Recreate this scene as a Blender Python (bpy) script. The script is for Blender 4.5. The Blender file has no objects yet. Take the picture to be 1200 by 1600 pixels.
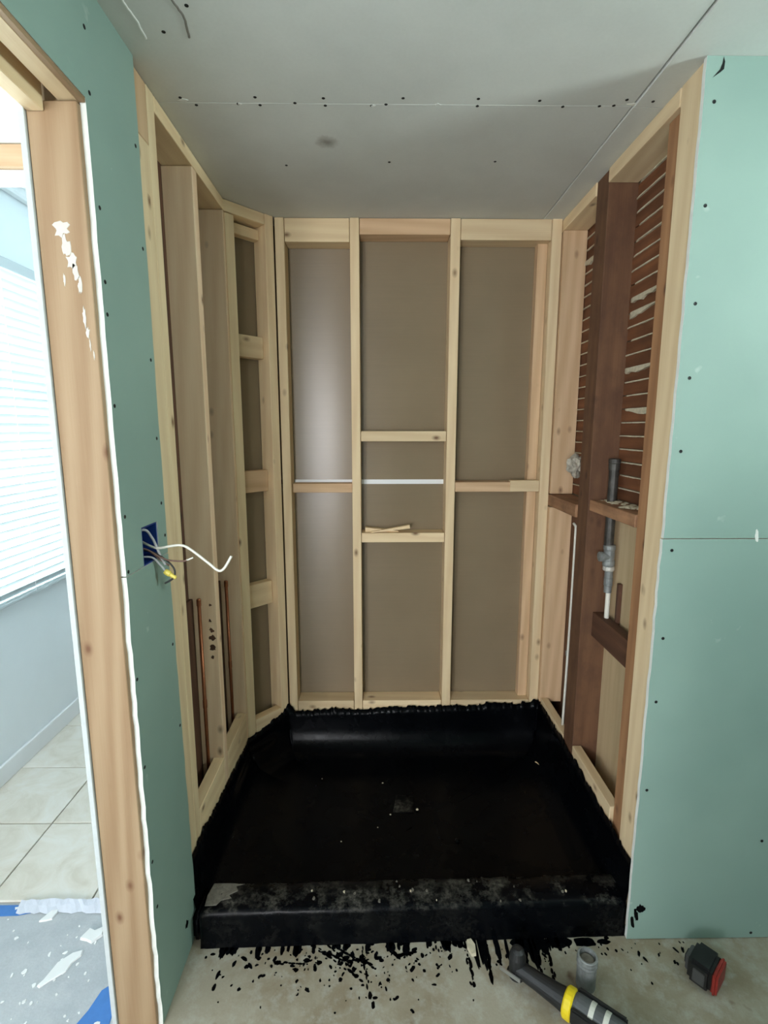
import bpy, bmesh, math, random
from mathutils import Vector, Matrix, noise

random.seed(7)
S = bpy.context.scene
C = S.collection
PI = math.pi

# ------------------------------------------------------------------ camera
CAMH = 1.571
cd = bpy.data.cameras.new('camera')
cd.sensor_fit = 'VERTICAL'; cd.sensor_height = 36.0; cd.lens = 794.8 / 1600 * 36.0
cd.clip_start = 0.02
cam = bpy.data.objects.new('camera', cd); C.objects.link(cam)
cam.location = (0, 0, CAMH)
cam.rotation_euler = (math.radians(90 - 9.255), 0, math.radians(-0.732))
S.camera = cam

# ------------------------------------------------------------------ colour management / world / daylight
S.view_settings.view_transform = 'Standard'
S.view_settings.look = 'None'
S.view_settings.gamma = 1.0
S.view_settings.exposure = 0.0
S.view_settings.use_curve_mapping = False

def lin(r, g, b):
    f = lambda c: (c / 255 / 12.92) if c / 255 <= 0.04045 else ((c / 255 + 0.055) / 1.055) ** 2.4
    return (f(r), f(g), f(b), 1.0)

W = bpy.data.worlds.new('world'); S.world = W; W.use_nodes = True
bgn = W.node_tree.nodes['Background']
bgn.inputs['Color'].default_value = (0.86, 0.95, 1.0, 1); bgn.inputs['Strength'].default_value = 3.0

def area(name, loc, target, sx, sy, power, col, spread=PI):
    l = bpy.data.lights.new(name, 'AREA'); l.shape = 'RECTANGLE'; l.size = sx; l.size_y = sy
    l.energy = power; l.color = col; l.spread = spread
    o = bpy.data.objects.new(name, l); C.objects.link(o); o.location = loc
    d = Vector(target) - Vector(loc)
    o.rotation_euler = d.to_track_quat('-Z', 'Y').to_euler()
    return o
# daylight standing just outside each window opening (sx is across, sy is up)
area('daylight_left_far', (-1.86, 2.35, 1.55), (0, 2.35, 1.55), 1.5, 1.5, 145, (0.74, 0.92, 1.0))
area('daylight_left_near', (-1.86, 0.45, 1.55), (0, 0.45, 1.55), 0.9, 1.5, 4, (0.80, 0.93, 1.0))
area('daylight_rear', (-0.72, -2.36, 1.45), (-0.72, 0, 1.45), 0.40, 1.3, 66, (0.97, 0.97, 1.0))
area('daylight_rear_left', (-1.38, -2.36, 1.45), (-1.38, 0, 1.45), 0.40, 1.3, 66, (0.97, 0.97, 1.0))
area('daylight_right', (2.12, 0.71, 2.06), (0, 0.71, 2.06), 0.46, 0.42, 44, (0.86, 1.0, 0.98))

# ------------------------------------------------------------------ node helpers
class NT:
    def __init__(self, name):
        self.m = bpy.data.materials.new(name); self.m.use_nodes = True
        self.t = self.m.node_tree; self.n = self.t.nodes; self.l = self.t.links
        self.b = self.n['Principled BSDF']
        self.out = self.n['Material Output']
    def node(self, typ, **kw):
        o = self.n.new(typ)
        for k, v in kw.items():
            if k.startswith('i_'):
                key = k[2:]
                o.inputs[int(key) if key.isdigit() else key].default_value = v
            else: setattr(o, k, v)
        return o
    def link(self, a, b): self.l.new(a, b)
    def val(self, op, a, b=None, clamp=False):
        o = self.n.new('ShaderNodeMath'); o.operation = op; o.use_clamp = clamp
        for i, x in enumerate((a, b)):
            if x is None: continue
            if isinstance(x, (int, float)): o.inputs[i].default_value = x
            else: self.l.new(x, o.inputs[i])
        return o.outputs[0]
    def coords(self, scale=(1, 1, 1), rnd=True, loc=(0, 0, 0)):
        tc = self.n.new('ShaderNodeTexCoord')
        v = tc.outputs['Object']
        if rnd:
            oi = self.n.new('ShaderNodeObjectInfo')
            mu = self.n.new('ShaderNodeVectorMath'); mu.operation = 'SCALE'
            mu.inputs[0].default_value = (13.7, 9.3, 7.1)
            self.l.new(oi.outputs['Random'], mu.inputs['Scale'])
            ad = self.n.new('ShaderNodeVectorMath'); ad.operation = 'ADD'
            self.l.new(v, ad.inputs[0]); self.l.new(mu.outputs[0], ad.inputs[1]); v = ad.outputs[0]
        mp = self.n.new('ShaderNodeMapping'); mp.inputs['Scale'].default_value = scale
        mp.inputs['Location'].default_value = loc
        self.l.new(v, mp.inputs['Vector'])
        return mp.outputs[0]
    def noise(self, vec, scale, detail=3, rough=.55, dist=0):
        o = self.n.new('ShaderNodeTexNoise')
        o.inputs['Scale'].default_value = scale; o.inputs['Detail'].default_value = detail
        o.inputs['Roughness'].default_value = rough; o.inputs['Distortion'].default_value = dist
        if vec is not None: self.l.new(vec, o.inputs['Vector'])
        return o.outputs['Fac']
    def ramp(self, fac, stops, interp='LINEAR'):
        o = self.n.new('ShaderNodeValToRGB'); o.color_ramp.interpolation = interp
        e = o.color_ramp.elements
        while len(e) > len(stops): e.remove(e[-1])
        while len(e) < len(stops): e.new(.5)
        for el, (p, c) in zip(e, stops):
            el.position = p; el.color = c if hasattr(c, '__len__') else (c, c, c, 1)
        self.l.new(fac, o.inputs['Fac'])
        return o.outputs['Color']
    def mix(self, fac, a, b, mode='MIX'):
        o = self.n.new('ShaderNodeMix'); o.data_type = 'RGBA'; o.blend_type = mode
        if isinstance(fac, (int, float)): o.inputs[0].default_value = fac
        else: self.l.new(fac, o.inputs[0])
        for i, x in ((6, a), (7, b)):
            if hasattr(x, '__len__'): o.inputs[i].default_value = x
            else: self.l.new(x, o.inputs[i])
        return o.outputs[2]
    def bump(self, h, strength=.3, dist=.002):
        o = self.n.new('ShaderNodeBump'); o.inputs['Strength'].default_value = strength
        o.inputs['Distance'].default_value = dist
        self.l.new(h, o.inputs['Height']); self.l.new(o.outputs[0], self.b.inputs['Normal'])
    def color(self, c):
        if hasattr(c, '__len__'): self.b.inputs['Base Color'].default_value = c
        else: self.l.new(c, self.b.inputs['Base Color'])
    def rough(self, r):
        if isinstance(r, (int, float)): self.b.inputs['Roughness'].default_value = r
        else: self.l.new(r, self.b.inputs['Roughness'])

MAT = {}
def wood(key, light, dark, knot, bands=.5, var=.12, knots=True, dirt=None, pick_at=.80):
    """long axis of the board is local X"""
    k = NT(key)
    g1 = k.noise(k.coords((1.0, 16, 16)), 2.2, 3, .5, .6)
    g2 = k.noise(k.coords((3.0, 170, 170)), 1.5, 2, .6)
    w = k.node('ShaderNodeTexWave', wave_type='BANDS', bands_direction='DIAGONAL')
    w.inputs['Scale'].default_value = 1.0; w.inputs['Distortion'].default_value = 5.0
    w.inputs['Detail'].default_value = 2.0; w.inputs['Detail Scale'].default_value = .8
    k.link(k.coords((.9, 12, 12)), w.inputs['Vector'])
    f = k.val('ADD', k.val('MULTIPLY', g1, 1 - bands), k.val('MULTIPLY', w.outputs['Fac'], bands))
    f = k.val('ADD', f, k.val('MULTIPLY', k.val('SUBTRACT', g2, .5), .35), True)
    c = k.ramp(f, [(.15, light), (.85, dark)])
    if knots:
        vv = k.coords((11, 19, 19))
        vo = k.node('ShaderNodeTexVoronoi', feature='F1'); vo.inputs['Scale'].default_value = 1.0
        k.link(vv, vo.inputs['Vector'])
        sep = k.node('ShaderNodeSeparateColor'); k.link(vo.outputs['Color'], sep.inputs[0])
        pick = k.val('GREATER_THAN', sep.outputs[0], pick_at)
        dn = k.val('ADD', vo.outputs['Distance'], k.val('MULTIPLY', k.val('SUBTRACT', g1, .5), .12))
        r = k.ramp(dn, [(.05, .95), (.15, .4), (.26, 0.0)])
        c = k.mix(k.val('MULTIPLY', r, pick), c, knot)
    if dirt:
        d = k.noise(k.coords((4, 6, 6)), 2.0, 4, .65)
        c = k.mix(k.ramp(d, [(.45, 0.0), (.75, .75)]), c, dirt)
    oi = k.node('ShaderNodeObjectInfo')
    hsv = k.node('ShaderNodeHueSaturation')
    k.link(c, hsv.inputs['Color'])
    k.link(k.val('ADD', k.val('MULTIPLY', oi.outputs['Random'], 2 * var), 1 - var), hsv.inputs['Value'])
    k.color(hsv.outputs[0]); k.rough(.72)
    k.bump(k.val('ADD', g2, g1), .25, .0012)
    MAT[key] = k.m
wood('new_wood', lin(240, 218, 178), lin(222, 194, 152), lin(120, 84, 56), .3)
wood('jamb_wood', lin(162, 137, 106), lin(145, 117, 86), lin(104, 68, 42), .6, .03, True, None, .70)
wood('pink_wood', lin(222, 190, 152), lin(200, 164, 126), lin(110, 74, 50), .4, .08)
wood('rosy_wood', lin(246, 218, 184), lin(230, 194, 156), lin(120, 82, 56), .3, .03)
wood('old_wood', lin(118, 84, 58), lin(92, 61, 41), lin(60, 34, 22), .25, .12, True, lin(78, 50, 36))
wood('lath_wood', lin(132, 84, 52), lin(96, 57, 34), lin(70, 40, 24), .3, .22, False, lin(92, 58, 38))
wood('dark_wood', lin(104, 70, 50), lin(70, 44, 30), lin(40, 24, 16), .3, .1, True)
wood('plywood', lin(206, 184, 148), lin(184, 160, 122), lin(140, 108, 76), .12, .03, False)
wood('brown_wood', lin(172, 128, 90), lin(138, 97, 65), lin(80, 50, 34), .3, .05)
wood('aged_block', lin(184, 140, 104), lin(144, 102, 72), lin(76, 48, 32), .3, .06, True, lin(96, 68, 50))

def simple(key, col, rough=.6, metal=0.0, spec=None, nscale=0, namt=0.1, bump=0, bscale=200):
    k = NT(key)
    if nscale:
        n = k.noise(k.coords((1, 1, 1), True), nscale, 4, .6)
        dk = tuple(x * (1 - namt * 2) for x in col[:3]) + (1,)
        k.color(k.mix(k.ramp(n, [(.3, 0.0), (.7, 1.0)]), dk, col))
    else: k.color(col)
    k.rough(rough); k.b.inputs['Metallic'].default_value = metal
    if spec is not None: k.b.inputs['Specular IOR Level'].default_value = spec
    if bump: k.bump(k.noise(k.coords((1, 1, 1), True), bscale, 2, .6), bump, .001)
    MAT[key] = k.m
    return k.m

def greenboard():
    k = NT('green_drywall')
    n = k.noise(k.coords((1, 1, 1), False), 2.2, 3, .6)
    c = k.mix(k.ramp(n, [(.3, 0.0), (.7, 1.0)]), lin(135, 161, 151), lin(146, 172, 161))
    f = k.noise(k.coords((1, 1, 1), False), 16, 3, .55)
    c = k.mix(k.ramp(f, [(.70, 0.0), (.80, .35)]), c, lin(214, 224, 216))
    k.color(c); k.rough(.62)
    k.bump(k.noise(k.coords((1, 1, 1), False), 180, 2), .08, .001)
    MAT['green_drywall'] = k.m
greenboard()
simple('gypsum', lin(232, 234, 228), .9, 0, .2, 40, .05, .4, 120)
simple('grey_paper', lin(198, 204, 204), .9, 0, .2, 30, .06)
simple('white_paint', lin(238, 244, 246), .55, 0, None, 3, .02)
simple('white_trim', lin(238, 240, 240), .4)
simple('cream_paint', lin(226, 226, 214), .8, 0, .2, 30, .06)
simple('screw_metal', lin(38, 40, 40), .5, .6)
simple('galvanised', lin(150, 155, 154), .5, .35, None, 40, .2, .2, 90)
simple('dark_galvanised', lin(92, 90, 86), .55, .7, None, 30, .25, .3, 90)
simple('brass_white', lin(206, 204, 196), .5, .3, None, 60, .12)
simple('copper', lin(176, 112, 78), .4, .8, None, 20, .15)
simple('white_plastic', lin(228, 226, 214), .4)
simple('blue_plastic', lin(22, 62, 140), .45, 0, None, 25, .12)
simple('grey_wire', lin(176, 176, 178), .45)
simple('brown_wire', lin(112, 84, 74), .5)
simple('black_wire', lin(30, 32, 34), .45)
simple('yellow_plastic', lin(226, 206, 92), .45)
simple('tool_yellow', lin(232, 206, 30), .4, 0, None, 30, .06)
simple('tool_black', lin(30, 31, 33), .45, 0, None, 60, .1, .15, 200)
simple('tool_grey', lin(88, 92, 94), .5, 0, None, 60, .1)
simple('tool_white', lin(206, 208, 198), .5)
simple('steel', lin(200, 202, 202), .3, .9)
simple('battery_black', lin(26, 26, 27), .35, 0, None, 60, .1)
simple('battery_grey', lin(72, 72, 72), .45)
simple('battery_red', lin(150, 44, 34), .5, 0, None, 40, .1)
simple('plaster', lin(212, 202, 176), .95, 0, .1, 60, .14, .8, 150)
simple('plaster_dust', lin(170, 156, 130), .95, 0, .1, 90, .25, .8, 200)
simple('foil', lin(196, 188, 172), .55, .2, None, 60, .25, .6, 120)
simple('blue_tape', lin(74, 132, 204), .6, 0, None, 20, .08)
simple('masking_paper', lin(206, 212, 222), .7, 0, None, 25, .06)
simple('grout', lin(150, 146, 136), .9)
simple('torn_edge_shadow', lin(120, 116, 108), .9)  # painted shade: grey for the shadow line of the second torn ridge
simple('mortar', lin(120, 116, 106), .9, 0, .2, 80, .2)
simple('chip_white', lin(238, 240, 238), .85)
simple('old_paint', lin(206, 202, 192), .7, 0, .3, 60, .05)
simple('frame_white', lin(236, 238, 238), .4)

def drywall_paper():
    k = NT('ceiling_paper')
    v = k.coords((1, 1, 1), False)
    n = k.noise(v, 3.0, 3, .6)
    c = k.mix(k.ramp(n, [(.35, 0.0), (.7, 1.0)]), lin(206, 209, 203), lin(216, 219, 213))
    c = k.mix(k.val('MULTIPLY', k.noise(v, 120, 2), .12), c, lin(150, 150, 142))
    geo = k.node('ShaderNodeNewGeometry')                    # a water stain on the board behind the joint
    ds = k.node('ShaderNodeVectorMath', operation='DISTANCE'); ds.inputs[1].default_value = (-.155, 1.725, 2.44)
    k.link(geo.outputs['Position'], ds.inputs[0])
    dd = k.val('ADD', ds.outputs['Value'], k.val('MULTIPLY', k.noise(geo.outputs['Position'], 45, 3), .03))
    c = k.mix(k.ramp(dd, [(.02, .75), (.055, 0.0)]), c, lin(120, 112, 100))
    k.color(c); k.rough(.85); k.b.inputs['Specular IOR Level'].default_value = .25
    k.bump(k.noise(v, 90, 2), .08, .001)
    MAT['ceiling_paper'] = k.m
drywall_paper()

def kraft():
    k = NT('brown_backing_paper')
    v = k.coords((1, 1, 1), False)
    fine = k.noise(k.coords((3, 3, 260), False), 1.0, 2, .5)
    c = k.mix(k.ramp(k.noise(v, 2.5, 3), [(.3, 0.0), (.7, 1.0)]), lin(138, 122, 98), lin(147, 130, 105))
    c = k.mix(k.val('MULTIPLY', fine, .25), c, lin(114, 100, 82))
    k.color(c); k.rough(.25)
    k.b.inputs['Specular IOR Level'].default_value = .4
    k.b.inputs['Anisotropic'].default_value = .9; k.b.inputs['Anisotropic Rotation'].default_value = .25
    tg = k.node('ShaderNodeTangent', direction_type='RADIAL', axis='Z')
    k.link(tg.outputs[0], k.b.inputs['Tangent'])
    k.bump(fine, .05, .0006)
    MAT['brown_backing_paper'] = k.m
kraft()

def tar(key, dust):
    k = NT(key)
    v = k.coords((1, 1, 1), False)
    c = k.mix(k.ramp(k.noise(v, 5, 3), [(.35, 0.0), (.7, 1.0)]), (.0010, .0014, .0022, 1), (.0020, .0026, .0036, 1))
    r = k.ramp(k.noise(v, 7, 4, .6), [(.3, .16), (.7, .36)])
    if dust:
        d = k.noise(v, 9, 5, .7); d2 = k.noise(v, 75, 3, .7)
        m = k.val('MULTIPLY', k.ramp(d, [(.48, 0.0), (.66, .8)]), k.ramp(d2, [(.40, .15), (.62, 1.0)]))
        geo = k.node('ShaderNodeNewGeometry'); sp = k.node('ShaderNodeSeparateXYZ')
        k.link(geo.outputs['Normal'], sp.inputs[0])
        up = k.ramp(sp.outputs[2], [(.3, .12), (.8, 1.0)])      # dust settles on the top
        m = k.val('MULTIPLY', m, up)
        c = k.mix(m, c, lin(96, 94, 86))
        r = k.mix(m, r, (.8, .8, .8, 1))
    k.color(c); k.rough(r)
    k.b.inputs['Specular IOR Level'].default_value = .085
    h = k.val('ADD', k.noise(v, 14, 4, .6), k.val('MULTIPLY', k.noise(v, 90, 3, .6), .35))
    k.bump(h, .25, .003)
    MAT[key] = k.m
tar('tar', False); tar('tar_dusty', True)

def concrete(key, a, b, c3, warm=True):
    k = NT(key)
    v = k.coords((1, 1, 1), False)
    n = k.noise(v, 3.5, 6, .65, .4); n2 = k.noise(v, 22, 5, .7); n3 = k.noise(v, 160, 2)
    c = k.mix(k.ramp(n, [(.40, 0.0), (.58, 1.0)]), a, b)
    c = k.mix(k.ramp(n2, [(.48, 0.0), (.74, .8)]), c, c3)
    c = k.mix(k.val('MULTIPLY', n3, .2), c, lin(110, 104, 92))
    if warm:
        st = k.noise(k.coords((1, 1, 1), False, (3.3, 1.7, 0)), 11, 3, .5)
        c = k.mix(k.ramp(st, [(.67, 0.0), (.74, .75)]), c, lin(92, 66, 48))
    k.color(c); k.rough(.75)
    k.bump(k.val('ADD', n2, n3), .2, .002)
    MAT[key] = k.m
concrete('concrete', lin(140, 128, 105), lin(164, 158, 140), lin(182, 182, 172))
concrete('grey_slab', lin(180, 187, 191), lin(192, 198, 201), lin(202, 206, 208), False)

def tile_mat():
    k = NT('cream_tile')
    v = k.coords((1, 1, 1), True)
    n = k.noise(v, 7, 5, .65, 1.0)
    c = k.ramp(n, [(.3, lin(214, 206, 188)), (.5, lin(228, 222, 208)), (.75, lin(236, 234, 226))])
    k.color(c); k.rough(.32); k.bump(k.noise(v, 12, 3), .15, .003)
    MAT['cream_tile'] = k.m
tile_mat()

def slat_mat():
    k = NT('blind_slat')
    k.color(lin(196, 204, 205)); k.rough(.5)
    tr = k.node('ShaderNodeBsdfTranslucent'); tr.inputs['Color'].default_value = lin(236, 240, 240)
    mx = k.node('ShaderNodeMixShader'); mx.inputs[0].default_value = .012
    k.link(k.b.outputs[0], mx.inputs[1]); k.link(tr.outputs[0], mx.inputs[2]); k.link(mx.outputs[0], k.out.inputs[0])
    MAT['blind_slat'] = k.m
slat_mat()
def glass_mat():
    k = NT('window_glass')
    tp = k.node('ShaderNodeBsdfTransparent'); gl = k.node('ShaderNodeBsdfGlossy')
    gl.inputs['Roughness'].default_value = .02
    mx = k.node('ShaderNodeMixShader'); mx.inputs[0].default_value = .06
    k.link(tp.outputs[0], mx.inputs[1]); k.link(gl.outputs[0], mx.inputs[2]); k.link(mx.outputs[0], k.out.inputs[0])
    MAT['window_glass'] = k.m
glass_mat()

# ------------------------------------------------------------------ object helpers
def tag(o, label=None, cat=None, group=None, kind=None):
    if label: o['label'] = label
    if cat: o['category'] = cat
    if group: o['group'] = group
    if kind: o['kind'] = kind
    return o
def empty(name, loc=(0, 0, 0), rot=(0, 0, 0)):
    o = bpy.data.objects.new(name, None); C.objects.link(o)
    o.location = loc; o.rotation_euler = rot; o.empty_display_size = .05
    return o
def base_of(p):
    """world location of an unrotated parent chain"""
    v = Vector((0, 0, 0))
    while p is not None: v = v + p.location; p = p.parent
    return v
def add_obj(name, me, mats, parent=None, M=None, local=False):
    """M is a world matrix unless local"""
    if not isinstance(mats, (list, tuple)): mats = [mats]
    if len(me.materials) == 0:
        for m in mats: me.materials.append(MAT[m])
    o = bpy.data.objects.new(name, me); C.objects.link(o)
    M = M or Matrix.Identity(4)
    if parent is not None:
        o.parent = parent
        if not local: M = Matrix.Translation(-base_of(parent)) @ M
    o.matrix_basis = M
    return o
def bm_obj(name, bm, mats, parent=None, M=None, local=False, smooth=False):
    bmesh.ops.recalc_face_normals(bm, faces=bm.faces)
    me = bpy.data.meshes.new(name); bm.to_mesh(me); bm.free()
    if smooth:
        for p in me.polygons: p.use_smooth = True
    return add_obj(name, me, mats, parent, M, local)
BOXES = {}
def box_mesh(dx, dy, dz, bev):
    key = (round(dx, 4), round(dy, 4), round(dz, 4), bev)
    bm = bmesh.new()
    bmesh.ops.create_cube(bm, size=1.0, matrix=Matrix.Diagonal((dx, dy, dz, 1)))
    if bev: bmesh.ops.bevel(bm, geom=list(bm.edges), offset=min(bev, .3 * min(dx, dy, dz)), segments=1, affect='EDGES')
    me = bpy.data.meshes.new('board'); bm.to_mesh(me); bm.free()
    return me
ROT = {'X': Matrix.Identity(3), 'Y': Matrix(((0, -1, 0), (1, 0, 0), (0, 0, 1))), 'Z': Matrix(((0, 0, -1), (0, 1, 0), (1, 0, 0)))}
def board(name, parent, lo, hi, mat, grain=None, bev=.0018, tilt=None):
    """axis aligned board between world corners lo and hi, its grain along the longest side"""
    lo, hi = Vector(lo), Vector(hi)
    d = hi - lo; c = (lo + hi) / 2
    if grain is None: grain = 'XYZ'[max(range(3), key=lambda i: d[i])]
    R3 = ROT[grain]
    dl = R3.transposed() @ d
    me = box_mesh(abs(dl.x), abs(dl.y), abs(dl.z), bev)
    M = Matrix.Translation(c) @ R3.to_4x4()
    if tilt: M = Matrix.Translation(c) @ Matrix.Rotation(tilt[0], 4, tilt[1]) @ R3.to_4x4()
    return add_obj(name, me, mat, parent, M)
def tube(bm, pts, r, seg=10, caps=True, r2=None):
    """swept round tube through pts (smoothed by the caller)"""
    pts = [Vector(p) for p in pts]; rings = []
    n = len(pts); up = None
    for i, p in enumerate(pts):
        t = (pts[min(i + 1, n - 1)] - pts[max(i - 1, 0)]).normalized()
        if up is None:
            up = Vector((0, 0, 1)) if abs(t.z) < .9 else Vector((1, 0, 0))
        a = t.cross(up).normalized(); b = a.cross(t).normalized(); up = b
        rr = r if r2 is None else r + (r2 - r) * i / (n - 1)
        rings.append([bm.verts.new(p + (a * math.cos(2 * PI * k / seg) + b * math.sin(2 * PI * k / seg)) * rr) for k in range(seg)])
    for A, B in zip(rings, rings[1:]):
        for k in range(seg): bm.faces.new((A[k], A[(k + 1) % seg], B[(k + 1) % seg], B[k]))
    if caps:
        bm.faces.new(rings[0][::-1]); bm.faces.new(rings[-1])
def spline(pts, n=8):
    P = [Vector(p) for p in pts]; out = []
    for i in range(len(P) - 1):
        p0, p1, p2, p3 = P[max(i - 1, 0)], P[i], P[i + 1], P[min(i + 2, len(P) - 1)]
        for k in range(n):
            t = k / n
            out.append(.5 * ((2 * p1) + (-p0 + p2) * t + (2 * p0 - 5 * p1 + 4 * p2 - p3) * t * t + (-p0 + 3 * p1 - 3 * p2 + p3) * t ** 3))
    out.append(P[-1]); return out
def lathe(bm, prof, seg=24, M=None, cap0=True, cap1=True):
    """prof: list of (z, r) about local Z"""
    M = M or Matrix.Identity(4); rings = []
    for z, r in prof:
        rings.append([bm.verts.new(M @ Vector((r * math.cos(2 * PI * k / seg), r * math.sin(2 * PI * k / seg), z))) for k in range(seg)])
    for A, B in zip(rings, rings[1:]):
        for k in range(seg): bm.faces.new((A[k], A[(k + 1) % seg], B[(k + 1) % seg], B[k]))
    if cap0: bm.faces.new(rings[0][::-1])
    if cap1: bm.faces.new(rings[-1])
def flat_blob(bm, o, u, v, n, outline, th):
    """an irregular flake: outline in (u,v) metres about o, th proud along n"""
    o, u, v, n = Vector(o), Vector(u), Vector(v), Vector(n)
    lo = [bm.verts.new(o + u * a + v * b) for a, b in outline]
    hi = [bm.verts.new(o + u * a * .94 + v * b * .94 + n * th) for a, b in outline]
    k = len(lo)
    for i in range(k): bm.faces.new((lo[i], lo[(i + 1) % k], hi[(i + 1) % k], hi[i]))
    bm.faces.new(hi)
def ragged(rx, ry, n=14, j=.3, ang=0, seed=None):
    rg = random.Random(seed) if seed is not None else random
    out = []
    for i in range(n):
        a = 2 * PI * i / n; k = 1 + rg.uniform(-j, j)
        x, y = rx * math.cos(a) * k, ry * math.sin(a) * k
        out.append((x * math.cos(ang) - y * math.sin(ang), x * math.sin(ang) + y * math.cos(ang)))
    return out
T = Matrix.Translation
X_, Y_, Z_ = Vector((1, 0, 0)), Vector((0, 1, 0)), Vector((0, 0, 1))
def prism(name, parent, outline, plane, at, th, mats, jitter=0):
    """sheet with a polygonal outline. plane 'X': outline (y,z), front face at x=at, th along +/-X (sign).
       mats[0] on the broad faces, mats[1] on the edges"""
    bm = bmesh.new()
    def P(a, b, d):
        return {'X': Vector((at + d, a, b)), 'Y': Vector((a, at + d, b)), 'Z': Vector((a, b, at + d))}[plane]
    A = [bm.verts.new(P(a, b, 0)) for a, b in outline]; B = [bm.verts.new(P(a, b, th)) for a, b in outline]
    f0 = bm.faces.new(A); f1 = bm.faces.new(B[::-1]); k = len(A)
    sides = [bm.faces.new((A[i], A[(i + 1) % k], B[(i + 1) % k], B[i])) for i in range(k)]
    for s in sides: s.material_index = 1 if len(mats) > 1 else 0
    bm.normal_update()
    bmesh.ops.triangulate(bm, faces=[f0, f1])
    return bm_obj(name, bm, mats, parent)
def rough_line(a, b, n, amp, seed):
    """points from a to b with a jittered normal offset (a torn sheet edge)"""
    rg = random.Random(seed); a, b = Vector(a), Vector(b); d = b - a; nn = Vector((-d.y, d.x)).normalized()
    return [tuple(a + d * (i / n) + nn * (rg.uniform(-amp, amp) if 0 < i < n else 0)) for i in range(n + 1)]
SCREW = None
def screw(parent, loc, n):
    global SCREW
    if SCREW is None:
        bm = bmesh.new(); lathe(bm, [(-.001, .0046), (.0006, .0046), (.0010, .0034), (.0004, .0018)], 8)
        SCREW = bpy.data.meshes.new('screw'); bm.to_mesh(SCREW); bm.free()
    q = Vector((0, 0, 1)).rotation_difference(Vector(n)).to_matrix().to_4x4()
    return add_obj('screw', SCREW, 'screw_metal', parent, Matrix.Translation(Vector(loc)) @ q)

# ================================================================== SETTING
XL, XLs, XLb = -.575, -.587, -.687        # left wall: drywall face, stud face, cavity back
XR, XRb = .783, .883                      # right alcove wall: stud face, cavity back
YB, YP = 2.285, 2.375                     # back wall: stud face, backing panel
YF = 1.34                                 # right drywall face (towards the camera)
H = 2.44

# ---- floor
fl = tag(empty('floor', (0, 0, 0)), 'bare concrete slab with tar spots, running on to cream tiles', 'floor', kind='structure')
board('concrete_slab', fl, (-.70, -2.3, -.06), (2.2, 2.6, 0), 'concrete', 'X', 0)
board('grey_slab', fl, (-1.69, -2.3, -.06), (-.70, 1.49, 0), 'grey_slab', 'X', 0)
board('grout_bed', fl, (-1.69, 1.49, -.06), (-.70, 3.7, .004), 'grout', 'X', 0)
xs = [(-1.675, -1.3105), (-1.3055, -.9655), (-.9605, -.712)]
ys = [1.487]
while ys[-1] < 3.5: ys.append(ys[-1] + .343)
for a, b in zip(ys, ys[1:]):
    for x0, x1 in xs: board('tile', fl, (x0, a + .0025, .003), (x1, b - .0025, .011), 'cream_tile', 'X', .0015)

# ---- ceiling (four sheets, joints left open)
ce = tag(empty('ceiling', (0, 1.2, H)), 'grey paper-faced drywall ceiling with open joints and screws', 'ceiling', kind='structure')
JX, JY = .698, 1.538
board('drywall_sheet', ce, (-.62, -2.3, H), (JX - .0025, JY - .0006, H + .0127), 'ceiling_paper', 'X', .0006)
board('drywall_sheet', ce, (-.62, JY + .0006, H), (JX - .0015, 2.42, H + .0127), 'ceiling_paper', 'X', .0006)
board('drywall_sheet', ce, (JX + .0025, -2.3, H - .003), (2.05, JY - .0006, H + .0097), 'ceiling_paper', 'X', .002)
board('drywall_sheet', ce, (JX + .0015, JY + .0006, H - .002), (1.0, 2.42, H + .0107), 'ceiling_paper', 'X', .002)
board('ceiling_deck', ce, (-.72, -2.4, H + .014), (2.75, 2.6, H + .06), 'dark_wood', 'X', 0)
for x, y in [(-0.522, 1.517), (-0.49, 1.548), (-0.323, 1.513), (-0.317, 1.546), (-0.375, 1.542), (-0.221, 1.536), (-0.142, 1.515), (-0.14, 1.546), (-0.014, 1.545), (0.025, 1.539), (0.07, 1.512), (0.166, 1.538), (0.271, 1.512), (0.274, 1.543), (0.437, 1.518), (0.508, 1.543), (0.607, 1.539), (0.645, 1.536), (0.669, 1.511), (-0.302, 1.866), (0.041, 1.841), (0.389, 1.833), (-0.472, 1.29), (-0.395, 1.218)]:
    screw(ce, (x, y, H), (0, 0, -1))
screw(ce, (.74, 1.512, H - .003), (0, 0, -1))
# torn paper ridges (second one coloured as a shadow line), chipped joint, water stain
for i, pts in enumerate([[(-.517, 1.15), (-.521, 1.21), (-.517, 1.255), (-.520, 1.31)], [(-.424, 1.14), (-.419, 1.205), (-.412, 1.25), (-.421, 1.305)]]):
    bm = bmesh.new()
    q = spline([(x, y, H) for x, y in pts], 6)
    tube(bm, [p + Vector((random.uniform(-.001, .001), 0, 0)) for p in q], .0026, 6)
    bm_obj('torn_paper_edge', bm, 'gypsum' if i == 0 else 'torn_edge_shadow', ce)
for i, (x, y, rx, ry) in enumerate([(-.517, 1.527, .014, .007), (.70, 1.53, .02, .005), (.166, 1.538, .007, .005), (-.37, 1.541, .006, .004), (-.01, 1.545, .006, .004)]):
    bm = bmesh.new(); flat_blob(bm, (x, y, H), X_, Y_, -Z_, ragged(rx, ry, 11, .35, 0, 50 + i), .0009)
    bm_obj('joint_chip', bm, 'gypsum' if i != 1 else 'cream_paint', ce)

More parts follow.
